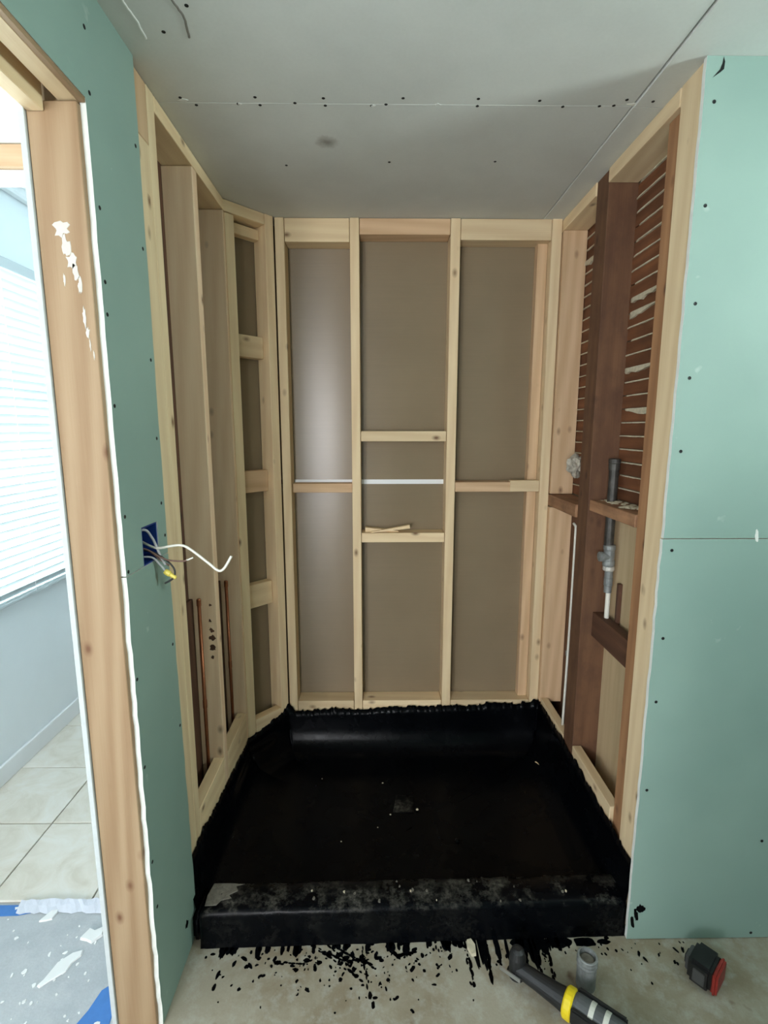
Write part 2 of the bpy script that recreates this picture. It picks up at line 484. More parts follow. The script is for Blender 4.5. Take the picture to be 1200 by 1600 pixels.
# ---- left wall: drywall, door rough opening, studs
wl = tag(empty('wall_left', (XL, 1.3, 0)), 'opened stud wall with green drywall strip and rough door opening on the left', 'wall', kind='structure')
YJ = 1.118
upper = [(1.222, 1.238), (1.222, 1.334), (1.316, 1.334), (1.313, 1.238)] + rough_line((1.366, 1.238), (1.364, H), 24, .0016, 4) + [(-2.3, H), (-2.3, 2.217), (YJ + .012, 2.217)] + rough_line((YJ + .012, 2.217), (YJ + .014, 1.238), 26, .0014, 5)[1:]
prism('drywall_sheet', wl, upper, 'X', XL, -.012, ['green_drywall', 'gypsum'])
lower = [(YJ + .014, 1.235)] + rough_line((YJ + .014, 1.235), (YJ + .009, 0.0), 40, .0035, 6)[1:] + [(1.39, 0.0)] + rough_line((1.39, .18), (1.367, 1.235), 20, .0022, 8)
prism('drywall_sheet', wl, lower, 'X', XL, -.012, ['green_drywall', 'gypsum'])
for y, z in [(1.148, 2.352), (1.147, 2.235), (1.344, 2.237), (1.15, 2.024), (1.344, 2.008), (1.147, 1.878), (1.145, 1.812), (1.344, 1.744), (1.143, 1.621), (1.346, 1.547), (1.148, 1.374), (1.346, 1.377), (1.355, 1.288), (1.143, 1.246), (1.355, 0.976), (1.142, 0.981), (1.143, 0.749), (1.142, 0.484), (1.366, 0.722), (1.148, 0.346)]:
    screw(wl, (XL, y, z), (1, 0, 0))
board('jamb_stud', wl, (XLb, YJ, 0.0), (XLs, YJ + .042, 2.205), 'jamb_wood')
board('jamb_stud', wl, (XLb, YJ + .044, 0.0), (XLs, YJ + .086, 2.43), 'new_wood')
# paint remnants on the jamb
PAINT = [((-.640, 1.972), .016, .015, 1), ((-.634, 1.938), .008, .020, 2), ((-.624, 1.912), .011, .014, 3), ((-.618, 1.888), .006, .020, 4), ((-.612, 1.862), .004, .016, 5), ((-.643, 1.875), .002, .012, 6), ((-.609, 1.80), .004, .024, 7), ((-.605, 1.77), .004, .012, 8), ((-.602, 1.745), .0015, .012, 9), ((-.596, 1.725), .0015, .008, 10)]
for (x, z), rx, rz, sd in PAINT:
    bm = bmesh.new(); flat_blob(bm, (x, YJ, z), X_, Z_, -Y_, ragged(rx, rz, 16, .38, 0, sd), .0008)
    bm_obj('paint_patch', bm, 'old_paint', wl)
# far side drywall of the same wall (next room's face)
board('drywall_sheet', wl, (XLb - .013, YJ - .006, 0), (XLb - .001, 3.7, 2.75), 'grey_paper', 'Z', .001)
board('drywall_sheet', wl, (XLb - .013, -2.3, 2.32), (XLb - .001, YJ - .007, 2.75), 'gypsum', 'Y', .001)
# doubled header over the opening
board('header_board', wl, (XLs - .040, -2.3, 2.208), (XLs, YJ + .042, 2.31), 'new_wood')
board('header_board', wl, (XLb + .002, -2.3, 2.185), (XLb + .036, YJ - .001, 2.30), 'new_wood')
board('header_filler', wl, (XLb + .038, -2.3, 2.245), (XLs - .041, YJ - .001, 2.31), 'aged_block')
board('cripple_board', wl, (XLb, -2.3, 2.312), (XLs, YJ + .042, 2.438), 'new_wood')
board('header_lip', wl, (XLs, -2.3, 2.207), (XL - .0005, YJ + .011, 2.2165), 'jamb_wood', 'Y', .001)
# alcove studs on the left
board('stud', wl, (XLs - .04, 1.320, .02), (XLs, 1.383, 2.29), 'new_wood')
board('stud', wl, (XLs - .04, 1.385, .02), (XLs, 1.456, 2.292), 'new_wood')
board('stud', wl, (XLs - .04, 1.372, 2.294), (XLs - .001, 1.456, 2.438), 'pink_wood')
board('stud', wl, (XLb, 1.458, .02), (XLs, 1.502, 2.438), 'new_wood')
board('stud', wl, (XLb, 1.775, .02), (XLs, 1.817, 2.395), 'rosy_wood')
board('stud', wl, (XLb, 2.100, .02), (XLs, 2.140, 2.395), 'rosy_wood')
board('top_plate', wl, (XLb, 1.504, 2.398), (XLs, 2.125, 2.438), 'new_wood')
board('backer_block', wl, (XLs - .04, 1.504, .02), (XLs, 1.773, .335), 'new_wood', 'Y')
board('backer_block', wl, (XLs - .04, 1.819, .02), (XLs, 2.098, .325), 'new_wood', 'Y')
board('cavity_back', wl, (XLb - .001, 1.2, 0), (XLb + .003, 2.14, 2.436), 'dark_wood', 'Z', 0)
# dark strips behind the pipes
board('dark_strip', wl, (XLb + .004, 1.700, .02), (XLb + .018, 1.774, .965), 'dark_wood')
board('dark_strip', wl, (XLb + .004, 2.020, .02), (XLb + .018, 2.099, .935), 'dark_wood')
for i, (x, z, r) in enumerate([(-.609, .942, .006), (-.612, .882, .008), (-.608, .845, .010), (-.607, .815, .013), (-.606, .775, .014), (-.609, .74, .007)]):
    bm = bmesh.new(); flat_blob(bm, (x, 1.775, z), X_, Z_, -Y_, ragged(r * .75, r * .8, 12, .45, .4, 30 + i), .0006)
    bm_obj('dark_knot', bm, 'dark_wood', wl)

# ---- chamfered corner wall
PA = Vector((-.587, 2.111, 0)); PBb = Vector((-.428, 2.280, 0))
dch = (PBb - PA).normalized(); nch = Vector((dch.y, -dch.x, 0)); Lch = (PBb - PA).length
wc = tag(empty('wall_corner', (-.5, 2.2, 0)), 'narrow angled stud bay between left framing and back framing', 'wall', kind='structure')
def cboard(name, s0, s1, d0, d1, z0, z1, mat, grain='Z', bev=.0018):
    """s along the chamfer, d = depth behind its face"""
    c = PA + dch * (s0 + s1) / 2 - nch * (d0 + d1) / 2 + Z_ * (z0 + z1) / 2
    if grain == 'Z': ax = (Z_, dch, Z_.cross(dch)); dm = (z1 - z0, s1 - s0, d1 - d0)
    else: ax = (dch, -nch, dch.cross(-nch)); dm = (s1 - s0, d1 - d0, z1 - z0)
    M = Matrix.Translation(c) @ Matrix((ax[0], ax[1], ax[2])).transposed().to_4x4()
    return add_obj(name, box_mesh(*dm, bev), mat, wc, M)
cboard('stud', .004, .044, 0, .085, .02, 2.392, 'new_wood')
cboard('stud', .188, .2285, 0, .085, .02, 2.439, 'new_wood')
cboard('top_plate', -.005, .186, 0, .07, 2.396, 2.438, 'new_wood', 'S')
cboard('block', .046, .186, .045, .083, 2.345, 2.385, 'new_wood', 'S')
cboard('block', .046, .186, .040, .083, 1.868, 1.958, 'new_wood', 'S')
cboard('block', .046, .186, .040, .083, 1.298, 1.392, 'pink_wood', 'S')
cboard('block', .046, .186, .040, .083, .775, .882, 'new_wood', 'S')
cboard('backer_block', .046, .186, .0, .04, .02, .262, 'new_wood', 'S')
cboard('backing_panel', -.03, .27, .088, .098, 0, 2.438, 'brown_backing_paper', 'Z', 0)

# ---- back wall
wb = tag(empty('wall_back', (.17, YB, 0)), 'back stud wall of the alcove with brown panels behind its studs', 'wall', kind='structure')
board('backing_panel', wb, (-.52, YP, 1.338), (.90, YP + .012, 2.439), 'brown_backing_paper', 'X', 0)
board('backing_panel', wb, (-.52, YP, 0), (.90, YP + .012, 1.318), 'brown_backing_paper', 'X', 0)
board('light_leak_backing', wb, (-.80, YP + .013, 0), (1.0, YP + .03, 2.5), 'dark_wood', 'X', 0)  # added behind the panels to stop outside light leaking through their gap
board('joint_strip', wb, (-.386, YP - .001, 1.3175), (.33, YP + .006, 1.3385), 'white_trim', 'X', 0)
board('joint_strip', wb, (.332, YP + .004, 1.3175), (.88, YP + .008, 1.3385), 'brown_backing_paper', 'X', 0)
for x0, x1, m in [(-.4265, -.388, 'new_wood'), (-.114, -.075, 'new_wood'), (.309, .350, 'new_wood'), (.735, .777, 'new_wood')]:
    board('stud', wb, (x0, YB, .02), (x1, YP - .001, 2.439), m)
board('stud', wb, (.690, YB + .045, .02), (.733, YP - .001, 2.439), 'pink_wood')
for x0, x1, z0, m in [(-.386, -.116, 2.345, 'new_wood'), (-.073, .307, 2.375, 'pink_wood'), (.352, .733, 2.355, 'new_wood')]:
    board('top_plate', wb, (x0, YB + .002, z0), (x1, YP - .002, 2.438), m)
for x0, x1, z0, z1, m, y0 in [(-.386, -.116, 1.284, 1.326, 'pink_wood', .03), (-.073, .307, 1.517, 1.562, 'new_wood', .004), (.352, .690, 1.290, 1.334, 'pink_wood', .004), (-.073, .307, 1.056, 1.100, 'new_wood', .004)]:
    board('block', wb, (x0, YB + y0, z0), (x1, YP - .002, z1), m)
board('block', wb, (.60, YB - .001, 1.291), (.733, YB + .03, 1.342), 'new_wood')
for x0, x1 in [(-.386, -.116), (-.073, .307), (.352, .733)]:
    board('bottom_block', wb, (x0, YB + .002, .02), (x1, YP - .002, .272), 'new_wood', 'X')

# ---- right alcove wall: new and old studs, lath and plaster, plywood
wr = tag(empty('wall_right', (XR, 1.8, 0)), 'opened right alcove wall with old brown studs, lath and plaster', 'wall', kind='structure')
board('stud', wr, (XR, YF + .014, .02), (XR + .10, 1.452, 2.439), 'new_wood')
board('old_stud', wr, (XR + .012, 1.454, .02), (XRb, 1.524, 2.39), 'brown_wood')
board('old_stud', wr, (XR + .002, 1.865, .02), (XRb + .004, 1.962, 2.437), 'old_wood')
board('stud', wr, (XR - .002, 2.272, 1.282), (XR + .098, 2.315, 2.39), 'pink_wood')
board('stud', wr, (XR - .005, 2.262, .275), (XR + .098, 2.315, 1.222), 'pink_wood')
board('top_plate', wr, (XR - .002, 1.454, 2.392), (XRb, 1.863, 2.437), 'new_wood')
board('top_plate', wr, (XR - .002, 1.964, 2.392), (XRb, 2.33, 2.437), 'new_wood')
fb = board('fire_block', wr, (XR + .006, 1.526, 1.272), (XRb, 1.863, 1.312), 'aged_block')
bb = board('fire_block', wr, (XR - .006, 1.964, 1.228), (XRb, 2.33, 1.279), 'aged_block')
board('low_block', wr, (.828, 1.526, .780), (.868, 1.863, .876), 'dark_wood')
board('plywood_sheet', wr, (XRb, 1.50, .02), (XRb + .010, 1.90, 1.270), 'plywood', 'Z', 0)
board('old_sheathing', wr, (XRb, 1.962, .02), (XRb + .012, 2.4, 1.225), 'old_wood', 'Z', 0)
board('backer_block', wr, (XR, 1.526, .02), (XR + .035, 1.863, .312), 'new_wood', 'Y')
board('backer_block', wr, (XR, 1.964, .02), (XR + .035, 2.26, .296), 'new_wood', 'Y')
board('wood_strip', wr, (XRb - .016, 1.752, .84), (XRb - .001, 1.768, 1.02), 'dark_wood')
# lath courses
rl = random.Random(11)
def laths(y0, y1, zlo, zhi, pitch):
    z = zlo; i = 0
    while z + pitch * .5 < zhi:
        h = pitch - .0045 + rl.uniform(-.001, .001)
        board('lath', wr, (XRb + rl.uniform(0, .003), y0, z), (XRb + .010, y1, min(z + h, zhi)), 'lath_wood', 'Y', .001)
        # plaster squeezed through the gap above this course
        if z + pitch < zhi:
            bm = bmesh.new(); zc = z + pitch - .0035
            n = 16; big = rl.random() < .16; L = (y1 - y0)
            top, bot = [], []
            a = y0 + L * rl.uniform(0, .12); b = y1 - L * rl.uniform(0, .1)
            c0 = rl.uniform(.55, .95)
            for q in range(n + 1):
                t = q / n; y = a + (b - a) * t
                sag = .0016 + rl.uniform(0, .0014)
                if big: sag += .022 * max(0, 1 - abs(t - c0) / .45) * rl.uniform(.5, 1)
                top.append((y, zc + .0014 + rl.uniform(0, .001))); bot.append((y, zc - sag))
            pr = .004 + (.004 if big else 0)
            f = [bm.verts.new((XRb - pr * (1 if 0 < q < n else .2), y, z_)) for q, (y, z_) in enumerate(top)]
            g = [bm.verts.new((XRb - pr * (1 if 0 < q < n else .2), y, z_)) for q, (y, z_) in enumerate(bot)]
            f2 = [bm.verts.new((XRb + .006, y, z_)) for y, z_ in top]; g2 = [bm.verts.new((XRb + .006, y, z_)) for y, z_ in bot]
            for q in range(n):
                bm.faces.new((f[q], f[q + 1], g[q + 1], g[q])); bm.faces.new((f2[q], f2[q + 1], f[q + 1], f[q])); bm.faces.new((g[q], g[q + 1], g2[q + 1], g2[q]))
            bm_obj('plaster_key', bm, 'plaster', wr)
        z += pitch; i += 1
laths(1.50, 1.866, 1.316, 2.395, .0468)
laths(1.955, 2.33, 1.284, 2.395, .0468)
board('plaster_back', wr, (XRb + .013, 1.36, 0), (XRb + .022, 2.42, 2.438), 'plaster_dust', 'Z', 0)
# plaster dust lying on the front fire block
bm = bmesh.new()
for i in range(40):
    y = random.uniform(1.56, 1.85); x = random.uniform(XR + .03, XRb - .005); r = random.uniform(.004, .013)
    lathe(bm, [(0, r), (r * .35, r * .75), (r * .55, r * .2)], 7, Matrix.Translation((x, y, 1.3125)) @ Matrix.Diagonal((1, random.uniform(.8, 1.6), random.uniform(.5, 1.2), 1)))
tag(bm_obj('plaster_rubble', bm, 'plaster', wr), kind='stuff')

# ---- right drywall facing the camera
wf = tag(empty('wall_front_right', (.775, YF, 0)), 'mint green moisture-resistant drywall facing the room, right of the alcove', 'wall', kind='structure')
JZ = 1.277
prism('drywall_sheet', wf, [(.775, JZ + .0015), (2.05, JZ + .0015), (2.05, H - .004)] + rough_line((.776, H - .004), (.775, JZ + .0015), 30, .0012, 14)[:-1], 'Y', YF, .0127, ['green_drywall', 'gypsum'])
prism('drywall_sheet', wf, rough_line((.773, JZ - .0015), (.772, 0.004), 34, .0014, 15) + [(2.05, .004), (2.05, JZ - .0015)], 'Y', YF, .0127, ['green_drywall', 'gypsum'])
board('framing', wf, (.90, YF + .0135, 0), (2.05, YF + .10, 2.438), 'new_wood', 'X', 0)
for x, z in [(0.802, 2.339), (0.804, 2.111), (0.802, 1.883), (0.805, 1.701), (0.8, 1.513), (0.801, 1.245), (0.799, 0.992), (0.796, 0.800), (0.793, 0.519), (1.157, 0.345), (1.161, 0.021), (1.157, 1.70), (1.157, 1.25)]:
    screw(wf, (x, YF, z), (0, -1, 0))
bm = bmesh.new(); flat_blob(bm, (.815, YF, 2.412), X_, Z_, -Y_, [(0, .022), (.004, .012), (.003, -.004), (-.004, -.010), (-.022, -.022), (-.006, -.004), (-.002, .008)], .0008)
bm_obj('torn_paper', bm, 'screw_metal', wf)
bm = bmesh.new(); flat_blob(bm, (1.03, YF, 1.285), X_, Z_, -Y_, ragged(.005, .018, 10, .4, .2, 21), .0008)
bm_obj('scuff', bm, 'gypsum', wf)
for i, (x, z, rx, rz) in enumerate([(.808, .112, .013, .015), (.795, .090, .007, .02), (.786, .065, .005, .022)]):
    bm = bmesh.new(); flat_blob(bm, (x, YF, z), X_, Z_, -Y_, ragged(rx, rz, 16, .25, .2, 70 + i), .0012)
    bm_obj('tar_smear', bm, 'tar', wf)
bm = bmesh.new(); flat_blob(bm, (XL, 1.315, .105), Y_, Z_, X_, ragged(.010, .012, 12, .4, 0, 77), .001)
bm_obj('tar_smear', bm, 'tar', wl)

# ---- rest of the rooms (behind and beside the camera), with their windows
wn = tag(empty('wall_next_room', (-1.675, 1, 0)), 'white painted wall of the neighbouring room with blinds window', 'wall', kind='structure')
def wall_with_holes(parent, plane, at, th, a0, a1, z1, holes, mat):
    cur = a0
    for (h0, h1, z0, zt) in holes:
        for lo, hi, b, t in ((cur, h0, 0, z1), (h0, h1, 0, z0), (h0, h1, zt, z1)):
            if hi - lo > .001 and t - b > .001:
                if plane == 'X': board('wall_panel', parent, (min(at, at + th), lo, b), (max(at, at + th), hi, t), mat, 'Y', 0)
                else: board('wall_panel', parent, (lo, min(at, at + th), b), (hi, max(at, at + th), t), mat, 'X', 0)
        cur = h1
    if plane == 'X': board('wall_panel', parent, (min(at, at + th), cur, 0), (max(at, at + th), a1, z1), mat, 'Y', 0)
    else: board('wall_panel', parent, (cur, min(at, at + th), 0), (a1, max(at, at + th), z1), mat, 'X', 0)
wall_with_holes(wn, 'X', -1.675, -.12, -2.4, 3.8, 2.8, [(0.0, .90, .8, 2.3), (1.6, 3.1, .8, 2.3)], 'white_paint')
board('wall_panel', wn, (-1.8, 3.7, 0), (-.6, 3.8, 2.8), 'white_paint', 'X', 0)
board('crown_moulding', wn, (-1.674, 1.52, 2.62), (-1.625, 3.7, 2.70), 'white_trim', 'Y', .01)
board('crown_moulding', wn, (-1.674, 1.52, 2.66), (-1.59, 3.7, 2.74), 'white_trim', 'Y', .01)
board('baseboard', wn, (-1.674, 1.50, .011), (-1.660, 3.7, .10), 'white_trim', 'Y', .003)
cn = tag(empty('ceiling_next_room', (-1.2, 1, 2.75)), 'white ceiling of the neighbouring room beyond the door opening', 'ceiling', kind='structure')
board('ceiling_panel', cn, (-1.8, -2.4, 2.75), (-.69, 3.8, 2.82), 'white_paint', 'Y', 0)
bd = tag(empty('beam_header', (-1.2, 1.5, 2.26)), 'pinkish wood header under white drywall seen above the tiled room', 'beam', kind='structure')
board('header_beam', bd, (-1.674, 1.50, 2.262), (-.701, 1.60, 2.318), 'pink_wood')
board('drywall_sheet', bd, (-1.674, 1.497, 2.319), (-.701, 1.60, 2.749), 'cream_paint', 'X', 0)
board('trim_strip', bd, (-1.674, 1.515, 2.254), (-.701, 1.60, 2.261), 'white_trim', 'X', 0)

wk = tag(empty('wall_behind', (.4, -2.2, 0)), 'white drywall behind the viewer with two narrow windows', 'wall', kind='structure')
wall_with_holes(wk, 'Y', -2.2, -.12, -1.8, 2.75, 2.8, [(-1.61, -1.15, .8, 2.1), (-.92, -.52, .8, 2.1)], 'white_paint')
we = tag(empty('wall_far_right', (2.1, 0, 0)), 'green drywall at the far right of the room with a small high window', 'wall', kind='structure')
wall_with_holes(we, 'X', 1.95, .12, -.4, 1.45, 2.46, [(.47, .95, 1.82, 2.30)], 'green_drywall')
wp = tag(empty('shading_partition', (1.1, -.35, 0)), 'added unseen green partition behind the viewer, shading the right green wall', 'wall', kind='structure')
board('wall_panel', wp, (.12, -.42, 0), (1.95, -.30, 2.438), 'green_drywall', 'X', 0)  # added out of view to keep the rear daylight off the right drywall

def window(name, plane, at, a0, a1, z0, z1, inward, label):
    w = tag(empty(name, ((at, (a0 + a1) / 2, z0) if plane == 'X' else ((a0 + a1) / 2, at, z0))), label, 'window', kind='structure')
    def b(nm, lo, hi, d0, d1, b0, b1, m):
        if plane == 'X': board(nm, w, (at + min(d0, d1), lo, b0), (at + max(d0, d1), hi, b1), m, None, .002)
        else: board(nm, w, (lo, at + min(d0, d1), b0), (hi, at + max(d0, d1), b1), m, None, .002)
    t = .035; s = -inward
    b('frame_side', a0, a0 + t, .03 * s, .09 * s, z0, z1, 'frame_white'); b('frame_side', a1 - t, a1, .03 * s, .09 * s, z0, z1, 'frame_white')
    b('frame_rail', a0 + t, a1 - t, .03 * s, .09 * s, z0, z0 + t, 'frame_white'); b('frame_rail', a0 + t, a1 - t, .03 * s, .09 * s, z1 - t, z1, 'frame_white')
    b('frame_rail', a0 + t, a1 - t, .04 * s, .08 * s, (z0 + z1) / 2 - .014, (z0 + z1) / 2 + .014, 'frame_white')
    b('pane', a0 + t, a1 - t, .058 * s, .062 * s, z0 + t, (z0 + z1) / 2 - .014, 'window_glass')
    b('pane', a0 + t, a1 - t, .058 * s, .062 * s, (z0 + z1) / 2 + .014, z1 - t, 'window_glass')
    return w
window('window_1', 'X', -1.675, 1.6, 3.1, .8, 2.3, 1, 'white framed window behind closed white blinds in the next room')
window('window_2', 'X', -1.675, 0.0, .90, .8, 2.3, 1, 'white framed bare window of the next room, nearer than the blinds')
window('window_3', 'Y', -2.2, -1.61, -1.15, .8, 2.1, 1, 'narrow white framed window behind the viewer, left one of two')
window('window_5', 'Y', -2.2, -.92, -.52, .8, 2.1, 1, 'narrow white framed window behind the viewer, right one of two')
window('window_4', 'X', 1.95, .47, .95, 1.82, 2.30, -1, 'small high white framed window on the far right wall')

# ================================================================== THINGS
# ---- venetian blind
bl = tag(empty('venetian_blind', (-1.66, 2.35, .80)), 'white horizontal-slat blinds glowing with daylight over the next room window', 'blinds')
board('headrail', bl, (-1.673, 1.58, 2.262), (-1.622, 3.12, 2.31), 'blind_slat', 'Y', .003)
board('bottom_rail', bl, (-1.672, 1.58, .800), (-1.624, 3.12, .815), 'blind_slat', 'Y', .003)
slat_me = box_mesh(1.53, .046, .002, 0)
z = .838; k = 0
while z < 2.27:
    M = Matrix.Translation((-1.648, 2.35, z)) @ Matrix.Rotation(math.radians(-53), 4, 'Y') @ ROT['Y'].to_4x4()
    add_obj('slat', slat_me, 'blind_slat', bl, M)
    z += .039
for y in (1.75, 2.35, 2.95):
    bm = bmesh.new(); tube(bm, [(-1.624, y, .81), (-1.624, y, 2.28)], .0012, 6)
    bm_obj('ladder_cord', bm, 'white_trim', bl)

# ---- black tar shower pan liner
out = [(-.581, 1.372), (-.581, 2.107), (-.430, 2.274), (.7755, 2.274), (.7775, 2.2), (.7775, 1.356)]
HT = [.262, .192, .232, .262, .282, .262]           # height of the upturn at those corners
Pts = []
for i in range(len(out) - 1):
    a, b = Vector(out[i]), Vector(out[i + 1]); n = max(2, int((b - a).length / .006))
    for q in range(n):
        t = q / n; Pts.append((a.lerp(b, t), HT[i] + (HT[i + 1] - HT[i]) * t))
Pts.append((Vector(out[-1]), HT[-1]))
cen = Vector((.10, 1.75)); rg = random.Random(5)
bm = bmesh.new(); rows = []
brush = 0
def inward(i):
    a = Pts[max(i - 3, 0)][0]; b = Pts[min(i + 3, len(Pts) - 1)][0]; d = (b - a).normalized()
    return Vector((d.y, -d.x))
for i, (p, h) in enumerate(Pts):
    nz = noise.noise(Vector((p.x * 9, p.y * 9, .3))) * .016 + noise.noise(Vector((p.x * 40, p.y * 40, 1.3))) * .007
    brush = rg.uniform(-.006, .010) if rg.random() < .45 else brush * .6
    corner = .020 * math.exp(-((p - Vector((.76, 2.27))).length / .03) ** 2) + .03 * math.exp(-((p - Vector((-.43, 2.27))).length / .02) ** 2)
    hb = h; h = h + nz + brush + corner
    w = inward(i)
    col = []
    for off, zz in ((-.003, h - .002), (.0, h), (.002, hb * .84 + nz * .4), (.003, hb * .6), (.006, .13), (.016, .09), (.045, .055), (.10, .038)):
        q = p + w * off
        if off > .03: q.y = max(q.y, 1.447)
        col.append(bm.verts.new((q.x, q.y, zz)))
    q0 = p + w * .10; q0.y = max(q0.y, 1.447)
    for t, zz in ((.2, .034), (.45, .030), (.7, .027), (.9, .025)):
        q = q0.lerp(cen, t); 
        col.append(bm.verts.new((q.x, q.y, zz + .004 * noise.noise(Vector((q.x * 7, q.y * 7, 0))))))
    rows.append(col)
for A, B in zip(rows, rows[1:]):
    for k in range(len(A) - 1): bm.faces.new((A[k], A[k + 1], B[k + 1], B[k]))
cv = bm.verts.new((cen.x, cen.y, .025))
for A, B in zip(rows, rows[1:]): bm.faces.new((A[-1], cv, B[-1]))
# front bottom closing (runs under the curb)
a, b = rows[0], rows[-1]
for k in range(6, len(a) - 1): bm.faces.new((a[k + 1], a[k], b[k], b[k + 1]))
bm.faces.new((a[-1], b[-1], cv))
pan = bm_obj('shower_pan_liner', bm, 'tar', None, smooth=True)
tag(pan, 'glossy black hot-tar shower pan lining the alcove floor and wall feet', 'shower pan')
# drain patch and specks in the pan
bm = bmesh.new(); flat_blob(bm, (.105, 1.90, .0285), X_, Y_, Z_, [(-.045, -.05), (.04, -.052), (.047, .04), (-.03, .05)], .0015)
bm_obj('drain_patch', bm, 'tar_dusty', pan, Matrix.Translation((0, 0, 0)))
for i, (x, y, r) in enumerate([(.049, 1.834, .004), (-.002, 1.767, .003), (-.14, 1.70, .003), (.02, 2.02, .004), (.16, 1.86, .006), (-.25, 2.05, .003), (.30, 1.70, .010)]):
    bm = bmesh.new(); lathe(bm, [(0, r), (r * .5, r * .6)], 6, Matrix.Translation((x, y, .032)))
    bm_obj('plaster_speck', bm, 'plaster' if r < .01 else 'tar_dusty', pan)
bm = bmesh.new(); flat_blob(bm, (.735, 2.10, .055), X_, Y_, Z_, [(-.012, .022), (-.004, .012), (.006, -.026), (.010, -.028), (.004, 0), (-.006, .024)], .003)
bm_obj('wood_splinter', bm, 'new_wood', pan)

# ---- curb
bm = bmesh.new()
nx = 130; x0, x1 = -.545, .774
prof = [(0, 0), (0, .03), (-.001, .10), (.004, .116), (.014, .121), (.06, .122), (.095, .121), (.104, .114), (.107, .09), (.107, .02)]
rows = []
for i in range(nx + 1):
    t = i / nx; x = x0 + (x1 - x0) * t; yf = 1.335 + .024 * t
    r = []
    for j, (dy, z) in enumerate(prof):
        e = .0022 * noise.noise(Vector((x * 18, dy * 30, z * 30))) + .001 * noise.noise(Vector((x * 70, dy * 60, z * 60)))
        ro = .006 * math.exp(-(i / 2.0)) if j > 2 else 0
        r.append(bm.verts.new((x + (dy * .10 if i == 0 else 0), yf + dy + e - (.006 * math.exp(-z / .012)), max(0.0, z + (e if z > .05 else 0) - ro))))
    rows.append(r)
for A, B in zip(rows, rows[1:]):
    for k in range(len(prof) - 1): bm.faces.new((A[k], B[k], B[k + 1], A[k + 1]))
bm.faces.new(rows[0]); bm.faces.new(rows[-1][::-1])
curb = bm_obj('shower_curb', bm, 'tar_dusty', None, smooth=True)
tag(curb, 'low tar-coated curb with dusty scuffed top across the alcove front', 'curb')
bm = bmesh.new(); bmesh.ops.create_cube(bm, size=1, matrix=T((-.560, 1.405, .045)) @ Matrix.Diagonal((.034, .115, .09, 1))); bmesh.ops.bevel(bm, geom=list(bm.edges), offset=.012, segments=3, affect='EDGES')
bm_obj('end_fillet', bm, 'tar', curb, smooth=True)
bm = bmesh.new(); flat_blob(bm, (-.490, 1.395, .1215), X_, Y_, Z_, [(-.045, -.038), (-.01, -.036), (.0, -.02), (.03, -.012), (.02, .0), (.045, .014), (.035, .03), (.06, .038), (.02, .042), (-.04, .042), (-.048, 0)], .0012)
bm_obj('bare_mortar_patch', bm, 'mortar', curb)
for i in range(20):
    x = random.uniform(-.5, .7); y = random.uniform(1.355, 1.44); r = random.uniform(.0015, .005)
    if i > 12: x = random.gauss(.26, .09)
    bm = bmesh.new(); flat_blob(bm, (x, y, .1225), X_, Y_, Z_, ragged(r, r * 1.3, 7, .4, 0, i), .0025)
    bm_obj('plaster_speck', bm, 'plaster' if i % 4 == 0 else 'mortar', curb)

# ---- tar splatter on the concrete
bm = bmesh.new(); rs = random.Random(21)
def spl(x, y, r, el=1.0, ang=0.0, j=.35, th=.0009):
    n = 10 if r < .006 else 18; j *= .6
    flat_blob(bm, (x, y, .0), X_, Y_, Z_, ragged(r, r * el, n, j, ang, rs.randint(0, 10 ** 6)), th)
for i in range(190):                                    # cloud of dots in front of the curb
    x = rs.gauss(-.12, .19); y = 1.325 - abs(rs.gauss(0, .07)); r = rs.choice([.0014, .002, .0025, .003, .004, .0055])
    if -.52 < x < .5 and y > 1.05: spl(x, y, r, rs.uniform(.7, 2.2), rs.uniform(0, PI))
for i in range(80):
    x = rs.uniform(.15, .95); y = 1.335 - abs(rs.gauss(0, .045)); spl(x, y, rs.choice([.0015, .002, .003, .004]), rs.uniform(1, 2.6), rs.uniform(-.6, .6))
for x, y, r in [(-.30, 1.285, .011), (-.255, 1.275, .008), (-.215, 1.29, .010), (-.12, 1.305, .014), (-.10, 1.295, .012), (-.085, 1.285, .010), (-.15, 1.31, .009), (0.0, 1.295, .010), (.008, 1.288, .007), (-.11, 1.235, .006), (-.065, 1.245, .008), (-.045, 1.22, .005), (-.36, 1.30, .009), (-.39, 1.275, .007)]:
    spl(x, y, r, rs.uniform(.5, 1.0), rs.uniform(-.5, .5))
for i in range(60):                                     # drips running off the curb foot
    x = rs.uniform(-.54, .76); L = rs.uniform(.006, .022)
    if .26 < x < .58: L *= 2.4
    spl(x, 1.334 + .02 * (x + .5) / 1.3 - L * .55, rs.uniform(.004, .012), L / .008, rs.uniform(-.1, .1), .3, .0014)
for (xa, ya, xb, yb, w) in [(-.20, 1.33, -.05, 1.235, .004), (-.18, 1.325, -.035, 1.25, .003), (-.05, 1.325, -.03, 1.215, .003), (-.14, 1.33, -.015, 1.27, .004), (-.31, 1.285, -.21, 1.28, .003), (-.16, 1.34, -.10, 1.29, .003), (.03, 1.325, .06, 1.30, .004), (.06, 1.30, .11, 1.31, .004), (.27, 1.34, .275, 1.22, .004), (.33, 1.34, .33, 1.225, .005), (.45, 1.34, .44, 1.23, .006), (.49, 1.34, .475, 1.235, .005), (.52, 1.34, .51, 1.23, .004)]:
    n = 9
    for q in range(n + 1):
        t = q / n
        spl(xa + (xb - xa) * t + rs.uniform(-.003, .003), ya + (yb - ya) * t + rs.uniform(-.003, .003), w * rs.uniform(.6, 1.3), rs.uniform(1.6, 3.2), math.atan2(yb - ya, xb - xa) - PI / 2, .3)
